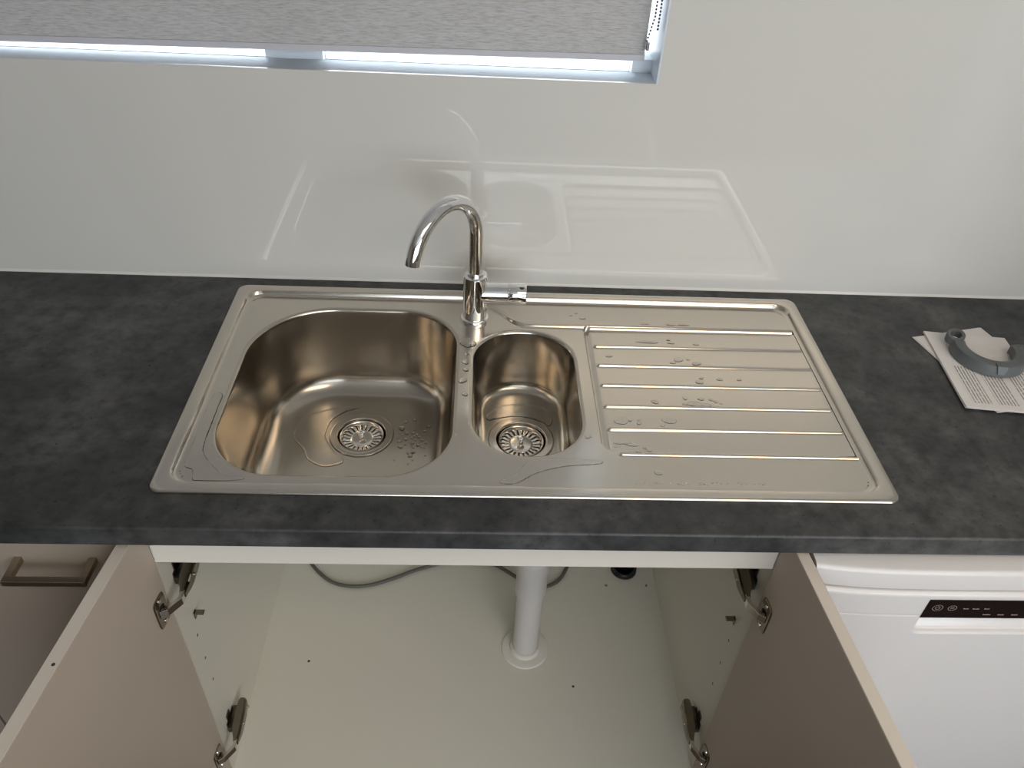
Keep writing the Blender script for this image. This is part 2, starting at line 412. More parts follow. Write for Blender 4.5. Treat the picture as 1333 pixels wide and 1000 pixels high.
# rim: rises off the worktop, flat border, step down to the deck
rim = MB(); R_ = []
for d, z in ((0, .0002), (-.0002, .0015), (0, .0030), (.0009, .0043), (.0024, ZR), (.008, ZR), (.0175, ZR), (.0186, .0047), (.0196, .0036), (.0210, -.0012), (.0222, -.0031), (.0240, -.0038), (DIN, ZD)):
    k = min(1, d/DIN); rad = .016*(1-k)+.028*k
    R_.append([(p[0], p[1], z+H) for p in rr_points(SKB[0]+d, SKB[1]-d, SKB[2]+d, SKB[3]-d, [rad]*4)])
rim.rings(R_).build('rim', M['steel'], sink, smooth=True, uv=[0, 1])
def bowl(B, RAD, depth, dc, dr, name, fr_=.042, dw=.0090):
    mb = MB(); R_ = []
    prof = [(-.006, ZD), (-.0038, ZD-.0002), (-.0018, ZD-.0010), (-.0005, ZD-.0024), (.0002, ZD-.0045), (.0006, -.012)]
    zw = -(depth-fr_)
    for t in (.25, .5, .75, 1): prof.append((.0006+(dw-.0006)*t, -.012+(zw+.012)*t))
    for a in np.radians(np.linspace(9, 88, 12)): prof.append((dw+fr_*(1-math.cos(a)), zw-fr_*math.sin(a)))
    for d, z in prof: R_.append([(p[0], p[1], z+H) for p in inset(B, d, RAD)])
    last = R_[-1]; zl = prof[-1][1]
    for t in (.12, .25, .4, .55, .7, .85, 1.):
        ring = []
        for p in last:
            a = math.atan2(p[1]-dc[1], p[0]-dc[0]); q = (dc[0]+dr*math.cos(a), dc[1]+dr*math.sin(a))
            ring.append((p[0]+(q[0]-p[0])*t, p[1]+(q[1]-p[1])*t, zl-.0006*t+H))
        R_.append(ring)
    mb.rings(R_).build(name, M['bowl_steel'], sink, smooth=True, uv=[0, 1])
    return zl-.0006
BC, SC = (-.2275, -.2330), (.0510, -.2870)
zb1 = bowl(BIG, BIGR, .174, BC, .050, 'main_bowl')
zb2 = bowl(SML, SMLR, .129, SC, .0505, 'half_bowl', .0195, .0045)

def strainer(c, z, nm):
    x, y = c; z += H
    t = empty('basket_strainer', (x, y, z), nm, 'strainer')
    MB().lathe([(.0565, -.0006), (.0563, .0016), (.0550, .0026), (.0535, .0027), (.0455, .0012), (.0435, .0016), (.0425, .0010), (.0415, -.0030), (.0405, -.0120), (.0395, -.0300), (.0300, -.0420), (.004, -.0430)], (x, y, z), 64).build('waste_flange', M['waste_steel'], t, smooth=True, auto=50)
    MB().lathe([(.0385, -.010), (.0390, -.0030), (.0380, -.0010), (.0365, -.0015), (.0350, -.0060), (.0335, -.0105)], (x, y, z), 64).build('basket_rim', M['bright_steel'], t, smooth=True, auto=60)
    MB().lathe([(.0385, -.0205), (.001, -.0205)], (x, y, z), 40).build('basket_well_shade', M['dark'], t)  # black disc painted as the shade below the slots
    pm = MB(); n = 22
    for k in range(n):                                    # petals between the slots
        a0 = 2*math.pi*(k+.14)/n; a1 = 2*math.pi*(k+.86)/n; R2 = []
        for r, zz in ((.0200, -.0085), (.0250, -.0086), (.0305, -.0072), (.0338, -.0082)):
            sh = .0 if r > .02 else .0
            R2.append([(x+r*math.cos(a), y+r*math.sin(a), z+zz+h_) for a, h_ in ((a0, -.0008), (a0+.03, 0), (a1-.03, 0), (a1, -.0008))])
        pm.rings(R2, False)
    pm.build('slotted_ring', M['bright_steel'], t, smooth=True)
    MB().lathe([(.0215, -.0092), (.0205, -.0080), (.0165, -.0076), (.0120, -.0074), (.0070, -.0073), (.0005, -.0073)], (x, y, z), 40).build('centre_disc', M['bright_steel'], t, smooth=True)
    MB().lathe([(.0042, -.0074), (.0036, -.0050), (.0030, -.0020), (.0045, .0010), (.0066, .0030), (.0068, .0048), (.0045, .0062), (.0004, .0066)], (x, y, z), 24).build('knob', M['chrome'], t, smooth=True)
    return t
strainer(BC, zb1, 'round slotted steel basket strainer in the larger bowl')
strainer(SC, zb2, 'round slotted steel basket strainer in the smaller half bowl')

# ------------------------------------------------------------------ tap
TX, TY = -.0325, -.1100
zt = H+ZD
tap = empty('mixer_tap', (TX, TY, zt), 'chrome gooseneck mixer tap standing between the two sink bowls', 'tap')
MB().lathe([(.0248, .0001), (.0250, .0040), (.0243, .0062), (.0225, .0072), (.0200, .0074)], (TX, TY, zt), 64).build('base_ring', M['chrome'], tap, smooth=True, auto=45)
MB().lathe([(.0212, .0070), (.0209, .0300), (.0206, .0870), (.0200, .0898), (.0186, .0906), (.0130, .0906)], (TX, TY, zt), 64).build('body', M['chrome'], tap, smooth=True, auto=45)
MB().lathe([(.0150, .0900), (.0150, .0940), (.0142, .0953), (.0120, .0955)], (TX, TY, zt), 48).build('collar', M['chrome'], tap, smooth=True, auto=45)
ph = math.radians(54); rho = .080; z1 = H+.164
pth = [(TX, TY, z) for z in np.linspace(zt+.092, z1, 12)[:-1]]
for a in np.radians(np.linspace(0, 170, 48)):
    d = rho*(1-math.cos(a)); pth.append((TX-d*math.cos(ph), TY-d*math.sin(ph), z1+rho*math.sin(a)))
sp_ = MB().tube(pth, .0122, 40, False)
P_e = Vector(pth[-1]); T_e = (P_e-Vector(pth[-2])).normalized()
so = sp_.build('spout', M['chrome'], tap, smooth=True)
MB().tube([P_e-T_e*.0005, P_e-T_e*.006, P_e-T_e*.0062], [.0122, .0105, .001], 32, False).build('aerator', M['indicator'], tap, smooth=True)
zh = H+.0500; hx = TX
MB().lathe([(.0178, .000), (.0180, .012), (.0180, .0555), (.0172, .0563)], (hx, TY, zh), 56, 'x').build('handle_stem', M['chrome'], tap, smooth=True, auto=40)
hd = MB().lathe([(.0170, .0560), (.0172, .0574), (.0183, .0580), (.0187, .0590), (.0187, .0868), (.0180, .0880), (.0010, .0884)], (hx, TY, zh), 56, 'x').build('handle', M['chrome'], tap, smooth=True, auto=40)
ang = math.radians(52)
pin = Vector((hx+.0800, TY-.0187*math.cos(ang)*.55, zh+.0187*math.sin(ang)*1.08))
MB().lathe([(.0046, -.001), (.0046, .0014), (.0036, .0016), (.0004, .0016)], tuple(pin), 20).build('temperature_mark', M['indicator'], tap, smooth=True)

# ------------------------------------------------------------------ water on the steel
def puddle(name, outline, zf, t, wdt, label, cell=.0011, group=None):
    P = smooth_closed(outline, 6); A = np.array(P); b_ = (A[:, 0].min()-.004, A[:, 0].max()+.004, A[:, 1].min()-.004, A[:, 1].max()+.004)
    sd = lambda x, y: sdf_poly(x, y, P)
    def hh(x, y):
        d = np.clip(-sd(x, y)/wdt, 0, 1); return zf(x, y)+.00015+t*np.sqrt(1-(1-d)**2)
    V, F = clip_grid(b_, cell, cell, sd, hh); V[:, 2] += H
    c = V.mean(0); o = MB().add(V-c, F).build(name, M['water'], smooth=True, recalc=False); o.location = c
    return tag(o, label, 'water', group)
zfl = lambda z: (lambda x, y: np.full(np.shape(x), z))
puddle('water_puddle', [(-.2685, -.160), (-.3058, -.1719), (-.3366, -.1938), (-.3459, -.2248), (-.3428, -.2485), (-.3224, -.273), (-.3116, -.2972), (-.2857, -.3131), (-.2642, -.3107), (-.2504, -.2994),
                        (-.2700, -.2760), (-.2895, -.2420), (-.2900, -.2200), (-.2850, -.1960), (-.2665, -.1749), (-.2400, -.1600)], zfl(zb1+.0007), .0014, .0024, 'crescent of clear water beside the strainer in the larger bowl')
puddle('water_puddle', [(-.0068, -.2244), (-.0045, -.2395), (.0146, -.2330), (.050, -.2270), (.0870, -.2390), (.1000, -.2510), (.1080, -.2371), (.1000, -.2066), (.0706, -.1960), (.022, -.1984)], zfl(zb2+.0007), .0012, .0024, 'clear water pooled behind the strainer in the smaller half bowl')
puddle('water_puddle', [(-.4275, -.3361), (-.4135, -.3319), (-.4128, -.3605), (-.4122, -.4114), (-.4118, -.4356), (-.4075, -.4590), (-.3885, -.4830), (-.3690, -.5000), (-.3400, -.5070), (-.3600, -.5120), (-.4012, -.5124), (-.4090, -.5098), (-.4140, -.4924), (-.4273, -.4824), (-.4279, -.4362)], deck_h, .0010, .0016, 'thin sheet of water on the steel rim left of the larger bowl')
puddle('water_puddle', [(.0071, -.5064), (.0309, -.4911), (.0500, -.4650), (.0853, -.4600), (.150, -.4595), (.150, -.4680), (.100, -.4740), (.060, -.4880), (.030, -.5085)], deck_h, .0007, .0016, 'thin streak of water in front of the smaller half bowl')
dl = MB()
def drop(x, y, rx, ry, t, zf, rot=0.):
    n = 14; R2 = []
    for k in (1., .97, .88, .7, .4, .02):
        ring = []
        for i in range(n):
            a = 2*math.pi*i/n; w_ = 1+.12*math.sin(2*a+x*900)+.08*math.sin(3*a+y*700)
            u, v = rx*k*w_*math.cos(a), ry*k*w_*math.sin(a)
            xx, yy = x+u*math.cos(rot)-v*math.sin(rot), y+u*math.sin(rot)+v*math.cos(rot)
            ring.append((xx, yy, H+float(zf(np.array(xx), np.array(yy)))+.0001+t*math.sqrt(max(0, 1-k*k))))
        R2.append(ring)
    dl.rings(R2, True, False, True)
# splashes on the drainer
for x, y, rx, ry in ((.228, -.431, .006, .0055), (.212, -.4375, .004, .003), (.222, -.4290, .003, .0025), (.190, -.4180, .012, .005), (.205, -.4225, .010, .004), (.182, -.4270, .005, .002),
                     (.196, -.3700, .011, .009), (.209, -.3690, .003, .003), (.222, -.3755, .004, .003), (.223, -.3680, .003, .002), (.270, -.3680, .013, .006), (.258, -.3800, .003, .002),
                     (.255, -.3240, .006, .005), (.305, -.3140, .004, .004), (.318, -.3270, .014, .007), (.335, -.3300, .009, .005), (.302, -.3280, .004, .003), (.330, -.3150, .005, .004), (.346, -.3165, .004, .003), (.353, -.3210, .004, .003), (.360, -.3250, .003, .002),
                     (.337, -.2720, .006, .006), (.342, -.2620, .004, .003), (.372, -.2640, .005, .004), (.405, -.2640, .004, .003),
                     (.313, -.2130, .009, .006), (.302, -.2210, .005, .004), (.342, -.2230, .008, .005), (.330, -.2120, .003, .002), (.268, -.1640, .019, .004), (.309, -.1650, .006, .004), (.306, -.1560, .004, .003), (.352, -.1680, .005, .003),
                     (.160, -.1010, .007, .003), (.150, -.0850, .003, .002), (.140, -.0930, .003, .002), (.270, -.1140, .008, .002), (.318, -.1140, .010, .003), (.340, -.1130, .012, .003), (.196, -.2070, .006, .003),
                     (.233, -.4830, .006, .005), (.140, -.4100, .005, .005)):
    drop(x, y, rx, ry, .0007 if rx > .004 else .0009, deck_h)
# drips along the bridge between the bowls
for x, y, rx, ry in ((-.046, -.182, .010, .016), (-.034, -.186, .005, .010), (-.044, -.214, .004, .003), (-.046, -.236, .005, .008), (-.045, -.256, .005, .006), (-.049, -.284, .007, .008), (-.045, -.318, .005, .006), (-.070, -.5230, .005, .003)):
    if sdf_rr(np.array(x), np.array(y), BIG, BIGR) > rx*.6 and sdf_rr(np.array(x), np.array(y), SML, SMLR) > rx*.6: drop(x, y, rx, ry, .0012, deck_h)
for k in range(46):
    x = .14+.2*rng.random(); drop(x+.05, -.500-.006*rng.random()+.02*(x-.2)*.1, .0008+.0008*rng.random(), .0008, .0004, deck_h)
# drops on the floor of the big bowl
for k in range(60):
    x, y = -.135+.022*rng.normal(), -.250+.030*rng.normal()
    r = .0014+.0028*rng.random()**2
    if -.17 < x < -.108 and -.32 < y < -.18: drop(x, y, r, r*.9, r*.6, zfl(zb1+.0006))
drop(-.1585, -.2150, .0045, .007, .0016, zfl(zb1+.0006), .2)
for k in range(12):
    x, y = .03+.09*rng.random(), -.215+.012*rng.normal()
    drop(x, y, .0016+.001*rng.random(), .0018, .0009, zfl(zb2+.0006))
tag(dl.build('water_droplets', M['water'], smooth=True, recalc=False), 'scattered water drops drying on the drainer and bowls', 'water', kind='stuff')

# ------------------------------------------------------------------ sink cabinet with open doors
PL, PR, CF, CB, T_ = -.4696, .4093, -.560, -.012, .016
ZB = H-.745
cab = empty('sink_cabinet', (-.03, -.29, 0), 'white-lined base cabinet under the sink with both doors open', 'cabinet')
MB().box(PL-T_, PL, CF, CB, .10, H-.0352).build('side_panel', M['white_board'], cab)
MB().box(PR, PR+T_, CF, CB, .10, H-.0352).build('side_panel', M['white_board'], cab)
# floor board with a round hole for the hose
HC, HR = (.3385, -.0790), .031
fl = MB(); n = 40; xa, xb, ya, yb = PL, PR, CF, CB
ring_o, ring_i = [], []
for i in range(n):
    a = 2*math.pi*(i+.5)/n; c, s = math.cos(a), math.sin(a)
    k = .05/max(abs(c), abs(s)); ring_i.append((HC[0]+HR*c, HC[1]+HR*s)); ring_o.append((HC[0]+k*c, HC[1]+k*s))
for z in (ZB-.016, ZB): fl.rings([[(p[0], p[1], z) for p in ring_o], [(p[0], p[1], z) for p in ring_i]])
fl.rings([[(p[0], p[1], ZB) for p in ring_i], [(p[0], p[1], ZB-.016) for p in ring_i]])
bx = (HC[0]-.05, HC[0]+.05, HC[1]-.05, HC[1]+.05)
for b_ in ((xa, bx[0], ya, yb), (bx[1], xb, ya, yb), (bx[0], bx[1], ya, bx[2]), (bx[0], bx[1], bx[3], yb)): fl.box(b_[0], b_[1], b_[2], b_[3], ZB-.016, ZB)
fl.build('floor_panel', M['white_board'], cab)
MB().box(PL, PR, CB-.003, CB, ZB, H-.14).build('back_panel', M['white_board'], cab)
MB().box(PL+.0005, PR-.0005, CF, CF+.016, H-.1190, H-.0352).build('front_rail', M['rail'], cab, bevel=.0008)
MB().box(PL-T_, PR+T_, CF+.05, CF+.066, 0, .10).build('plinth', M['cashmere'], cab)
for x, y in ((-.3685, -.3289), (.191, -.3847)):
    MB().lathe([(.0028, .0004), (.0004, .0004)], (x, y, ZB), 14).build('screw_hole_shade', M['dark'], cab)  # black disc on the board for the shade in the hole
for sgn, X, pts in ((1, PL, [(-.5204, -.3563), (-.5210, -.4212), (-.5209, -.487)]), (-1, PR, [(-.5145, -.3711), (-.5149, -.4385), (-.516, -.5043)])):
    for y, z in pts:
        MB().lathe([(.0026, X+sgn*.0004), (.0004, X+sgn*.0004)], (0, y, H+z), 12, 'x').build('pin_hole_shade', M['dark'], cab)  # black disc on the panel, shade of the pin hole
    # shelf support: a pin plate with a flat tongue
    y, z = (-.508, -.312) if sgn > 0 else (-.508, -.318)
    br = MB(); br.box(X, X+sgn*.0018, y-.004, y+.004, H+z-.013, H+z+.004); br.box(X+sgn*.0018, X+sgn*.016, y-.0045, y+.0045, H+z-.001, H+z+.002)
    br.build('shelf_support', M['hinge_metal'], cab, bevel=.0008)
def door(sgn, hx, hy, dx, dy, w=.447):
    D = Vector((dx, dy, 0)).normalized(); Nn = Vector((-sgn*abs(D.y), D.y*0+abs(D.x)*(1), 0))
    Nn = Vector((-abs(D.y), abs(D.x), 0)) if sgn > 0 else Vector((abs(D.y), abs(D.x), 0))   # towards the outside face
    a = Vector((hx, hy, 0)); z0, z1 = H-.760, H-.0400
    c = [a, a+D*w, a+D*w+Nn*.018, a+Nn*.018]
    v = [(p.x, p.y, z) for z in (z0, z1) for p in c]
    o = MB().add(v, [(3,2,1,0),(4,5,6,7),(0,1,5,4),(1,2,6,5),(2,3,7,6),(3,0,4,7)]).build('door', M['cashmere'], cab, bevel=.0008)
    # paler strip along the door's top edge
    e = [a+Nn*.0008+D*.001, a+D*(w-.001)+Nn*.0008, a+D*(w-.001)+Nn*.0172, a+Nn*.0172+D*.001]
    MB().add([(p.x, p.y, z) for z in (z1-.0004, z1+.0006) for p in e], [(3,2,1,0),(4,5,6,7),(0,1,5,4),(1,2,6,5),(2,3,7,6),(3,0,4,7)]).build('top_strip', M['edge'], o).parent = o
    return o, D, Nn, a
dL = door(1, -.4677, -.5625, -.1146, -.9934)
dR = door(-1, .4050, -.5625, .0897, -.9960)
# black disc for the shade in a screw hole of the left door's top edge
pc = dL[3]+dL[1]*.205+dL[2]*.006
MB().lathe([(.0022, H-.0392), (.0003, H-.0392)], (pc.x, pc.y, 0), 10).build('edge_hole_shade', M['dark'], cab)
def hinge(sgn, X, dr, z):
    """concealed hinge: plate and arm on the side panel, link, cup in the door"""
    _, D, Nn, a = dr
    h = bpy.data.objects.new('hinge', None); col.objects.link(h); h.parent = cab; h.location = (X, -.53, z); h.empty_display_size = .02
    h.matrix_parent_inverse = Matrix.Translation(-Vector(cab.location))
    def put(mb, name, mat, bevel=0):
        o = mb.build(name, mat, None, bevel=bevel); o.parent = h; o.matrix_parent_inverse = Matrix.Translation(-Vector((X, -.53, z))); return o
    def Q(x): return X+sgn*x
    def ring(y, x0, x1, hw):
        r_ = [(Q(x0), y, z-hw), (Q(x1-.003), y, z-hw), (Q(x1), y, z-hw+.003), (Q(x1), y, z+hw-.003), (Q(x1-.003), y, z+hw), (Q(x0), y, z+hw)]
        return r_
    mb = MB(); mb.box(min(Q(0), Q(.0022)), max(Q(0), Q(.0022)), -.530, -.492, z-.012, z+.012)
    mb.box(min(Q(0), Q(.0025)), max(Q(0), Q(.0025)), -.523, -.508, z-.028, z+.028)
    put(mb, 'mounting_plate', M['hinge_dark'], .0008)
    mb = MB(); mb.box(min(Q(.0022), Q(.0110)), max(Q(.0022), Q(.0110)), -.534, -.488, z-.0065, z+.0065); put(mb, 'plate_block', M['hinge_dark'], .0006)
    mb = MB().rings([ring(-.474, .0120, .0215, .0085), ring(-.479, .0100, .0245, .0105), ring(-.500, .0090, .0270, .0115), ring(-.528, .0100, .0280, .0115), ring(-.540, .0125, .0280, .0100), ring(-.552, .0165, .0265, .0078), ring(-.558, .0175, .0260, .0070)], True, True, True)
    put(mb, 'arm', M['hinge_metal'], .0008)
    for yy, rr in ((-.488, .0026), (-.520, .0030)):
        put(MB().lathe([(rr, min(Q(.024), Q(.0292))), (rr, max(Q(.024), Q(.0292)))], (0, yy, z), 14, 'x', True, True), 'adjusting_screw', M['bronze'])
    # bent link from the arm into the cup on the door
    cc_ = a+D*.0225
    inn = -Nn
    p0 = Vector((Q(.0215), -.553, z)); p1 = Vector((Q(.0215), -.5665, z)); p2 = cc_+inn*.0085+Vector((0, 0, z)); p3 = cc_+inn*.0005+D*.006+Vector((0, 0, z))
    mb = MB(); R2 = []
    pts = [p0, p1, p2, p3]
    for i, p in enumerate(pts):
        t = (pts[min(i+1, 3)]-pts[max(i-1, 0)]); t.z = 0; t.normalize(); nn = Vector((-t.y, t.x, 0))
        hw = .0072; th = .0032
        R2.append([tuple(p+nn*s1*th+Vector((0, 0, s2*hw))) for s1, s2 in ((-1, -1), (1, -1), (1, 1), (-1, 1))])
    put(mb.rings(R2, True, True, True), 'link', M['bright_steel'], .0005)
    # cup plate: long rounded wing plate with a round cup closed by a black disc
    mb = MB(); out_ = []
    for i in range(28):
        an = 2*math.pi*i/28; c, s = math.cos(an), math.sin(an)
        u = .0150*math.copysign(abs(c)**.35, c); v = .0300*math.copysign(abs(s)**.35, s); out_.append((u, v))
    R3 = []
    for k, th in ((1., 0), (1., .0012), (.93, .0018)):
        R3.append([tuple(cc_+D*(u*k)+inn*th+Vector((0, 0, z+v*k))) for u, v in out_])
    cr = [tuple(cc_+D*(.0098*math.cos(2*math.pi*i/28))+inn*.0018+Vector((0, 0, z+.0128*math.sin(2*math.pi*i/28)))) for i in range(28)]
    ci = [tuple(cc_+D*(.0092*math.cos(2*math.pi*i/28))+inn*.0003+Vector((0, 0, z+.0122*math.sin(2*math.pi*i/28)))) for i in range(28)]
    put(mb.rings(R3+[cr, ci], True, False, False), 'cup_plate', M['hinge_metal'])
    put(MB().rings([ci, [tuple(cc_+inn*.0003+Vector((0, 0, z)))]*28], True), 'cup', M['dark'])  # flat black disc for the shade inside the cup
    for s_ in (-1, 1):
        q = cc_+Vector((0, 0, z+s_*.0225))
        put(MB().rings([[tuple(q+D*(r*math.cos(t))+inn*th+Vector((0, 0, r*math.sin(t)))) for t in np.linspace(0, 2*math.pi, 12, endpoint=False)] for r, th in ((.0034, .0015), (.0030, .0030), (.0004, .0034))]), 'cup_screw', M['bright_steel'])
for z in (-.197, -.640):
    hinge(1, PL, dL, H+z); hinge(-1, PR, dR, H+z)

# ------------------------------------------------------------------ waste pipe, cable and hose in the cabinet
wp = empty('waste_pipe', (.0935, -.294, ZB), 'grey-white plastic waste pipe rising from a floor collar under the sink', 'pipe')
cx, cy = .0925, -.294
MB().lathe([(.0270, ZB), (.0270, H-.40)], (cx, cy, 0), 48).build('pipe', M['pvc'], wp, smooth=True)
MB().lathe([(.0275, H-.545), (.0305, H-.545), (.0312, H-.541), (.0312, H-.470), (.0330, H-.466), (.0330, H-.43), (.028, H-.425)], (cx, cy, 0), 48).build('socket', M['pvc'], wp, smooth=True, auto=40)
MB().lathe([(.0275, ZB+.014), (.0310, ZB+.013), (.0330, ZB+.008), (.0335, ZB+.004), (.0480, ZB+.0040), (.0505, ZB+.0030), (.0515, ZB+.0002)], (cx, cy, 0), 64).build('floor_collar', M['flange'], wp, smooth=True, auto=40)
MB().tube(smooth_path([(cx, cy, H-.44), (cx-.006, cy, H-.41), (cx-.035, cy, H-.385), (.0510, -.287, H-.34), (.0510, -.287, H-.20), (.0510, -.287, zb2+H-.044)], 6), .024, 24, False).build('half_bowl_branch', M['pvc'], wp, smooth=True)
MB().tube(smooth_path([(cx-.02, cy, H-.425), (cx-.07, cy+.01, H-.405), (-.15, -.25, H-.36), (-.215, -.235, H-.33), (-.2275, -.233, H-.29), (-.2275, -.233, zb1+H-.044)], 6), .0225, 24, False).build('main_bowl_branch', M['pvc'], wp, smooth=True)
MB().lathe([(.030, H-.2605), (.034, H-.258), (.034, H-.2250), (.028, H-.2225)], (BC[0], BC[1], 0), 28).build('coupling_nut', M['flange'], wp, smooth=True, auto=40)
zc = ZB+.0044
cpath = smooth_path([(-.470+.03, -.025, zc), (-.4135, -.066, zc), (-.385, -.100, zc), (-.350, -.128, zc), (-.305, -.1395, zc), (-.255, -.134, zc), (-.20, -.112, zc), (-.15, -.088, zc), (-.085, -.068, zc), (-.03, -.060, zc), (.03, -.075, zc), (.08, -.110, zc), (.115, -.1345, zc), (.150, -.1345, zc), (.180, -.115, zc), (.198, -.085, zc), (.212, -.050, zc), (.22, -.022, zc)], 8)
tag(MB().tube(cpath, .0042, 12).build('power_cable', M['cable'], None, smooth=True), 'grey cable looping across the cabinet floor behind the pipe', 'cable')
ho = MB().lathe([(.0290, ZB-.090), (.0300, ZB+.001), (.0300, ZB+.010), (.0265, ZB+.013), (.0235, ZB+.010), (.0225, ZB-.05), (.001, ZB-.05)], (HC[0], HC[1], 0), 40).build('drain_hose', M['rubber'], None, smooth=True)
tag(ho, 'black rubber hose end poking through the cabinet floor hole', 'hose')

# ------------------------------------------------------------------ neighbouring base cabinets
def base_cab(x0, x1, name_label, handle):
    t = empty('base_cabinet', ((x0+x1)/2, -.29, 0), name_label, 'cabinet')
    MB().box(x0+.001, x1-.001, CF, CB, .10, H-.0352).build('carcass', M['white_board'], t)
    MB().box(x0+.0015, x1-.0015, -.580, -.5615, H-.760, H-.0400).build('front_panel', M['cashmere'], t, bevel=.0008)
    MB().box(x0, x1, CF+.05, CF+.066, 0, .10).build('plinth', M['cashmere'], t)
    if handle:
        hm = MB(); xa, xb, zz = -.6385, -.5315, H-.0885; s = .0048
        for x in (xa+s, xb-s): hm.box(x-s, x+s, -.6120, -.580, zz-s, zz+s)
        hm.box(xa, xb, -.6215, -.6120, zz-s, zz+s)
        hm.build('bar_handle', M['bronze'], t, bevel=.0007)
base_cab(-.8045, -.4880, 'closed beige base cabinet with a bar handle beside the sink cabinet', True)
base_cab(-1.405, -.8065, 'closed beige base cabinet at the end of the worktop', False)

# ------------------------------------------------------------------ dishwasher
dw = empty('dishwasher', (.73, -.31, 0), 'white freestanding dishwasher with black control strip under the worktop', 'dishwasher')
X0, X1, XC = .4335, 1.0265, .73
def bow(x, base): t = np.abs((np.asarray(x, float)-XC)/.2965); return base+.0112*t**5
MB().box(X0+.003, X1-.003, -.590, -.03, .06, H-.083).build('body', M['appliance'], dw)
xs = np.linspace(X0, X1, 61)
lid = MB(); R_ = []
LT, LB = H-.0420, H-.0815
for x in xs:
    f_ = float(bow(x, -.6225)); r = .006
    R_.append([(x, -.03, LB), (x, f_+.002, LB), (x, f_, LB+.002), (x, f_, LT-.009), (x, f_+.0010, LT-.0055), (x, f_+.0034, LT-.0030), (x, f_+.007, LT-.0018), (x, f_+.05, LT), (x, -.03, LT)])
lid.rings(R_, True, True, True).build('lid', M['appliance'], dw, smooth=True, auto=35)
ZT = H-.0865
POC, POR = (.6045, .8555, H-.1800, H-.1385), (.014, .014, .002, .002)
def dface(x, z):
    y = bow(x, -.6250)
    s = sdf_rr(x, z, POC, POR)
    dep = .003+.030*np.clip((z-POC[2])/(POC[3]-POC[2]), 0, 1)**.8
    y = y+dep*ss(-s/.005)
    y = y+.008*(1-np.sqrt(np.clip(1-np.clip((z-(ZT-.008))/.008, 0, 1)**2, 0, 1)))        # rounded top edge
    y = y+.0010*ss((.0016-np.abs(z-(H-.1365)))/.0012)*(x < .60)+.0010*ss((.0016-np.abs(z-(H-.1365)))/.0012)*(x > .86)   # seam
    return y
gx = np.linspace(X0, X1, 240); gz = np.concatenate([[.10], np.linspace(H-.7, H-.20, 12), np.linspace(H-.198, ZT-.0085, 82), ZT-.008+.008*np.sin(np.linspace(0, math.pi/2, 8))])
GX, GZ = np.meshgrid(gx, gz, indexing='ij'); GY = dface(GX, GZ)
V = np.stack([GX, GY, GZ], -1).reshape(-1, 3); n2 = len(gz)
F = [(i*n2+j, (i+1)*n2+j, (i+1)*n2+j+1, i*n2+j+1) for i in range(len(gx)-1) for j in range(n2-1)]
dmb = MB().add(V, F)
nb = len(dmb.v)
for x in (X0, X1):                                       # returns of the door shell
    f_ = float(bow(x, -.625)); dmb.add([(x, f_, .10), (x, -.59, .10), (x, -.59, ZT), (x, f_+.008, ZT)], [(0, 1, 2, 3)])
R_ = [[(x, float(bow(x, -.625))+.008, ZT), (x, -.59, ZT)] for x in xs]; dmb.rings(R_, False)
dmb.build('door', M['appliance'], dw, smooth=True, auto=50)
pn = MB(); px_ = np.linspace(.6035, .8565, 40); pz0, pz1 = H-.1395, H-.0985
pn.rings([[(x, float(bow(x, -.625))+.004, pz0), (x, float(bow(x, -.6258)), pz0), (x, float(bow(x, -.6258)), pz1), (x, float(bow(x, -.625))+.004, pz1)] for x in px_], True, True, True)
pob = pn.build('control_panel', M['panel'], dw)
ic = MB()
def yp(x): return float(bow(x, -.6259))-.00008
def ring_icon(x, z, r, w_, a0=0, a1=360):
    A = np.radians(np.linspace(a0, a1, 28)); ic.rings([[(x+k*math.cos(a), yp(x), z+k*.92*math.sin(a)) for a in A] for k in (r-w_, r)], False)
def dash(x0, x1, z, h_): ic.add([(x0, yp(x0), z), (x1, yp(x1), z), (x1, yp(x1), z+h_), (x0, yp(x0), z+h_)], [(0, 1, 2, 3)])
zi = H-.1165
ring_icon(.6205, zi, .0074, .0006); ring_icon(.6205, zi, .0036, .0007, 115, 425); dash(.6202, .6208, zi+.0012, .0040)
ring_icon(.6415, zi, .0062, .0006); ring_icon(.6415, zi-.0008, .0030, .0006, 0, 180); ring_icon(.6415, zi-.0022, .0018, .0005, 0, 180)
def word(x0, n, z, h_=.0016):                            # a row of tiny unreadable characters
    for k in range(n): dash(x0+k*.0019, x0+k*.0019+.0014, z, h_*(1.+.35*((k*7) % 3 == 0)))
word(.6580, 4, zi-.0022); word(.6715, 5, zi-.0022); word(.6880, 4, zi-.0020)
word(.6915, 6, zi-.0155); word(.7130, 5, zi-.0155); word(.7330, 5, zi-.0155); word(.7560, 6, zi-.0155); word(.7800, 5, zi-.0155)
io = ic.build('printed_icons', M['icon'], None); io.parent = dw; io.matrix_parent_inverse = Matrix.Translation(-Vector(dw.location))

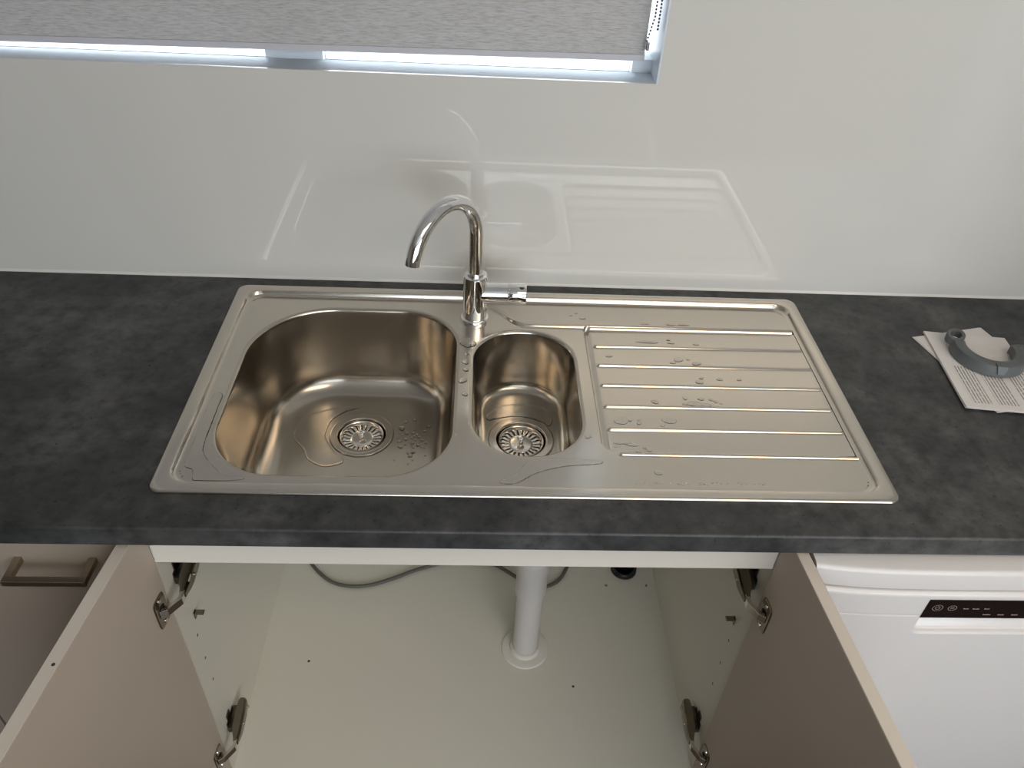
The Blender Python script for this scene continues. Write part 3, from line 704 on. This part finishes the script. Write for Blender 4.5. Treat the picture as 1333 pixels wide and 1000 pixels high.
# ------------------------------------------------------------------ papers and plastic ring on the worktop
def sheet(name, tl, tr, bl, z0, th, mat, label, group=None, pages=1):
    tl, tr, bl = (Vector((*p, 0)) for p in (tl, tr, bl)); br = tr+bl-tl; c = (tl+br)/2
    t = empty(name, (c.x, c.y, H+z0), label, 'papers', group)
    for k in range(pages):
        a, b_ = z0+th*k/pages, z0+th*(k+1)/pages-.00025
        off = Vector((.0012*(k % 2)-.0006*(k == 0), -.0016*(k % 2), 0))
        ex = (tr-tl).normalized(); ang_ = math.atan2(ex.y, ex.x)
        w_, h_ = (tr-tl).length, (bl-tl).length
        nx_, ny_ = 10, 14; g = MB(); V = []; F = []
        for lay in (0, 1):
            for i in range(nx_+1):
                for j in range(ny_+1):
                    u, v = -w_/2+w_*i/nx_, -h_/2+h_*j/ny_
                    curl = .0025*(max(0, (-v-h_*.30))/(h_*.2))**2*.4*(k+1)/pages+.0016*(max(0, -u-w_*.3)/(w_*.2))**2*.3
                    V.append((u, v, (b_ if lay else a)-z0+curl))
        m_ = ny_+1; o2 = (nx_+1)*m_
        for i in range(nx_):
            for j in range(ny_):
                q = (i*m_+j, (i+1)*m_+j, (i+1)*m_+j+1, i*m_+j+1); F.append(q[::-1]); F.append(tuple(o2+x for x in q))
        for i in range(nx_):
            for j in (0, ny_): F.append((i*m_+j, (i+1)*m_+j, o2+(i+1)*m_+j, o2+i*m_+j))
        for j in range(ny_):
            for i in (0, nx_): F.append((i*m_+j, i*m_+j+1, o2+i*m_+j+1, o2+i*m_+j))
        g.add(V, F)
        o = g.build('page', mat if k == pages-1 else M['paper'], None); o.parent = t
        t.rotation_euler = (0, 0, ang_); o.location = (off.x, off.y, 0)
    return t
sheet('instruction_leaflet', (.746, -.1405), (.8865, -.1045), (.800, -.3430), .0003, .0016, M['paper'], 'blank white leaflet lying askew under the printed booklet', None, 2)
sheet('instruction_booklet', (.7690, -.1262), (.9110, -.1410), (.7530, -.3350), .0022, .0030, M['print'], 'printed white booklet on the worktop under the grey plastic ring', None, 3)
rg = empty('plastic_ring_clip', (.849, -.200, H+.0055), 'open grey plastic ring clip resting on the printed booklet', 'ring clip')
rc, rz0, rz1 = (.8490, -.2000), H+.0062, H+.0270
mb = MB(); R_ = []
for a in np.radians(np.linspace(158, 370, 70)):
    c, s = math.cos(a), math.sin(a); R_.append([(rc[0]+r*c, rc[1]+r*s, z) for r, z in ((.0400, rz0+.004), (.0400, rz1-.001), (.0412, rz1), (.0560, rz1), (.0575, rz1-.0012), (.0605, rz0+.004), (.0605, rz0+.001), (.0590, rz0), (.0545, rz0), (.0530, rz0+.004))])
mb.rings(R_, True, True, True).build('ring_body', M['ringgrey'], rg, smooth=True, auto=40)
# eye at the end of the ring
a = math.radians(140); ex_, ey_ = rc[0]+.0560*math.cos(a), rc[1]+.0560*math.sin(a)
mb = MB(); R_ = []
for t in np.linspace(0, 2*math.pi, 40, endpoint=False):
    c, s = math.cos(t), math.sin(t); cu, su = math.cos(a+math.pi/2), math.sin(a+math.pi/2)
    ring = []
    for k, z in ((.60, rz0+.008), (.60, rz1-.001), (.68, rz1), (.93, rz1), (1., rz1-.0015), (1., rz0+.008)):
        u, v = .0205*k*c, .0150*k*s; ring.append((ex_+u*cu-v*su, ey_+u*su+v*cu, z))
    R_.append(ring)
R_.append(R_[0]); mb.rings(R_, True).build('end_eye', M['ringgrey'], rg, smooth=True, auto=40)
# wedge-shaped catch and end tab
for aa, nm in ((262, 'catch'),):
    a = math.radians(aa); c, s = math.cos(a), math.sin(a); mb = MB(); R_ = []
    for r, hw, z in ((.0500, .0090, rz1+.0016), (.0590, .0090, rz1+.0012), (.0632, .0050, rz0+.009), (.0600, .0050, rz0+.008), (.0500, .0080, rz1-.004)):
        R_.append([(rc[0]+r*c-w_*s, rc[1]+r*s+w_*c, z) for w_ in (-hw, hw)])
    v = [p for q in R_ for p in q]; nR = len(R_)
    mb.add(v, [(2*i, 2*((i+1) % nR), 2*((i+1) % nR)+1, 2*i+1) for i in range(nR)]+[tuple(2*i for i in range(nR)), tuple(2*i+1 for i in range(nR))[::-1]])
    mb.build(nm, M['ringgrey'], rg)
a = math.radians(366); c, s = math.cos(a), math.sin(a); mb = MB(); v = []
for r in (.0545, .0660):
    for l in (-.008, .0035):
        for z in (rz0+.001, rz1-.0005): v.append((rc[0]+r*c-l*s, rc[1]+r*s+l*c, z))
mb.add(v, [(0,1,3,2),(4,6,7,5),(0,4,5,1),(2,3,7,6),(0,2,6,4),(1,5,7,3)]).build('end_tab', M['ringgrey'], rg, bevel=.001)

# ------------------------------------------------------------------ added warm fill panel overhead, no lamp known there
cl = empty('warm_fill_panel', (1.2, -1.7, ZC), 'long warm fill light added on the unseen kitchen ceiling', 'fill light')
MB().box(.28, 2.12, -2.02, -1.38, ZC-.035, ZC-.0005).build('fill_housing', M['frame'], cl)
em = bpy.data.materials.new('warm_fill_glow'); em.use_nodes = True; e = em.node_tree.nodes['Principled BSDF']
e.inputs['Emission Color'].default_value = (1.0, .82, .62, 1); e.inputs['Emission Strength'].default_value = 4.6
MB().box(.30, 2.10, -2.00, -1.40, ZC-.038, ZC-.0352).build('fill_face', em, cl)
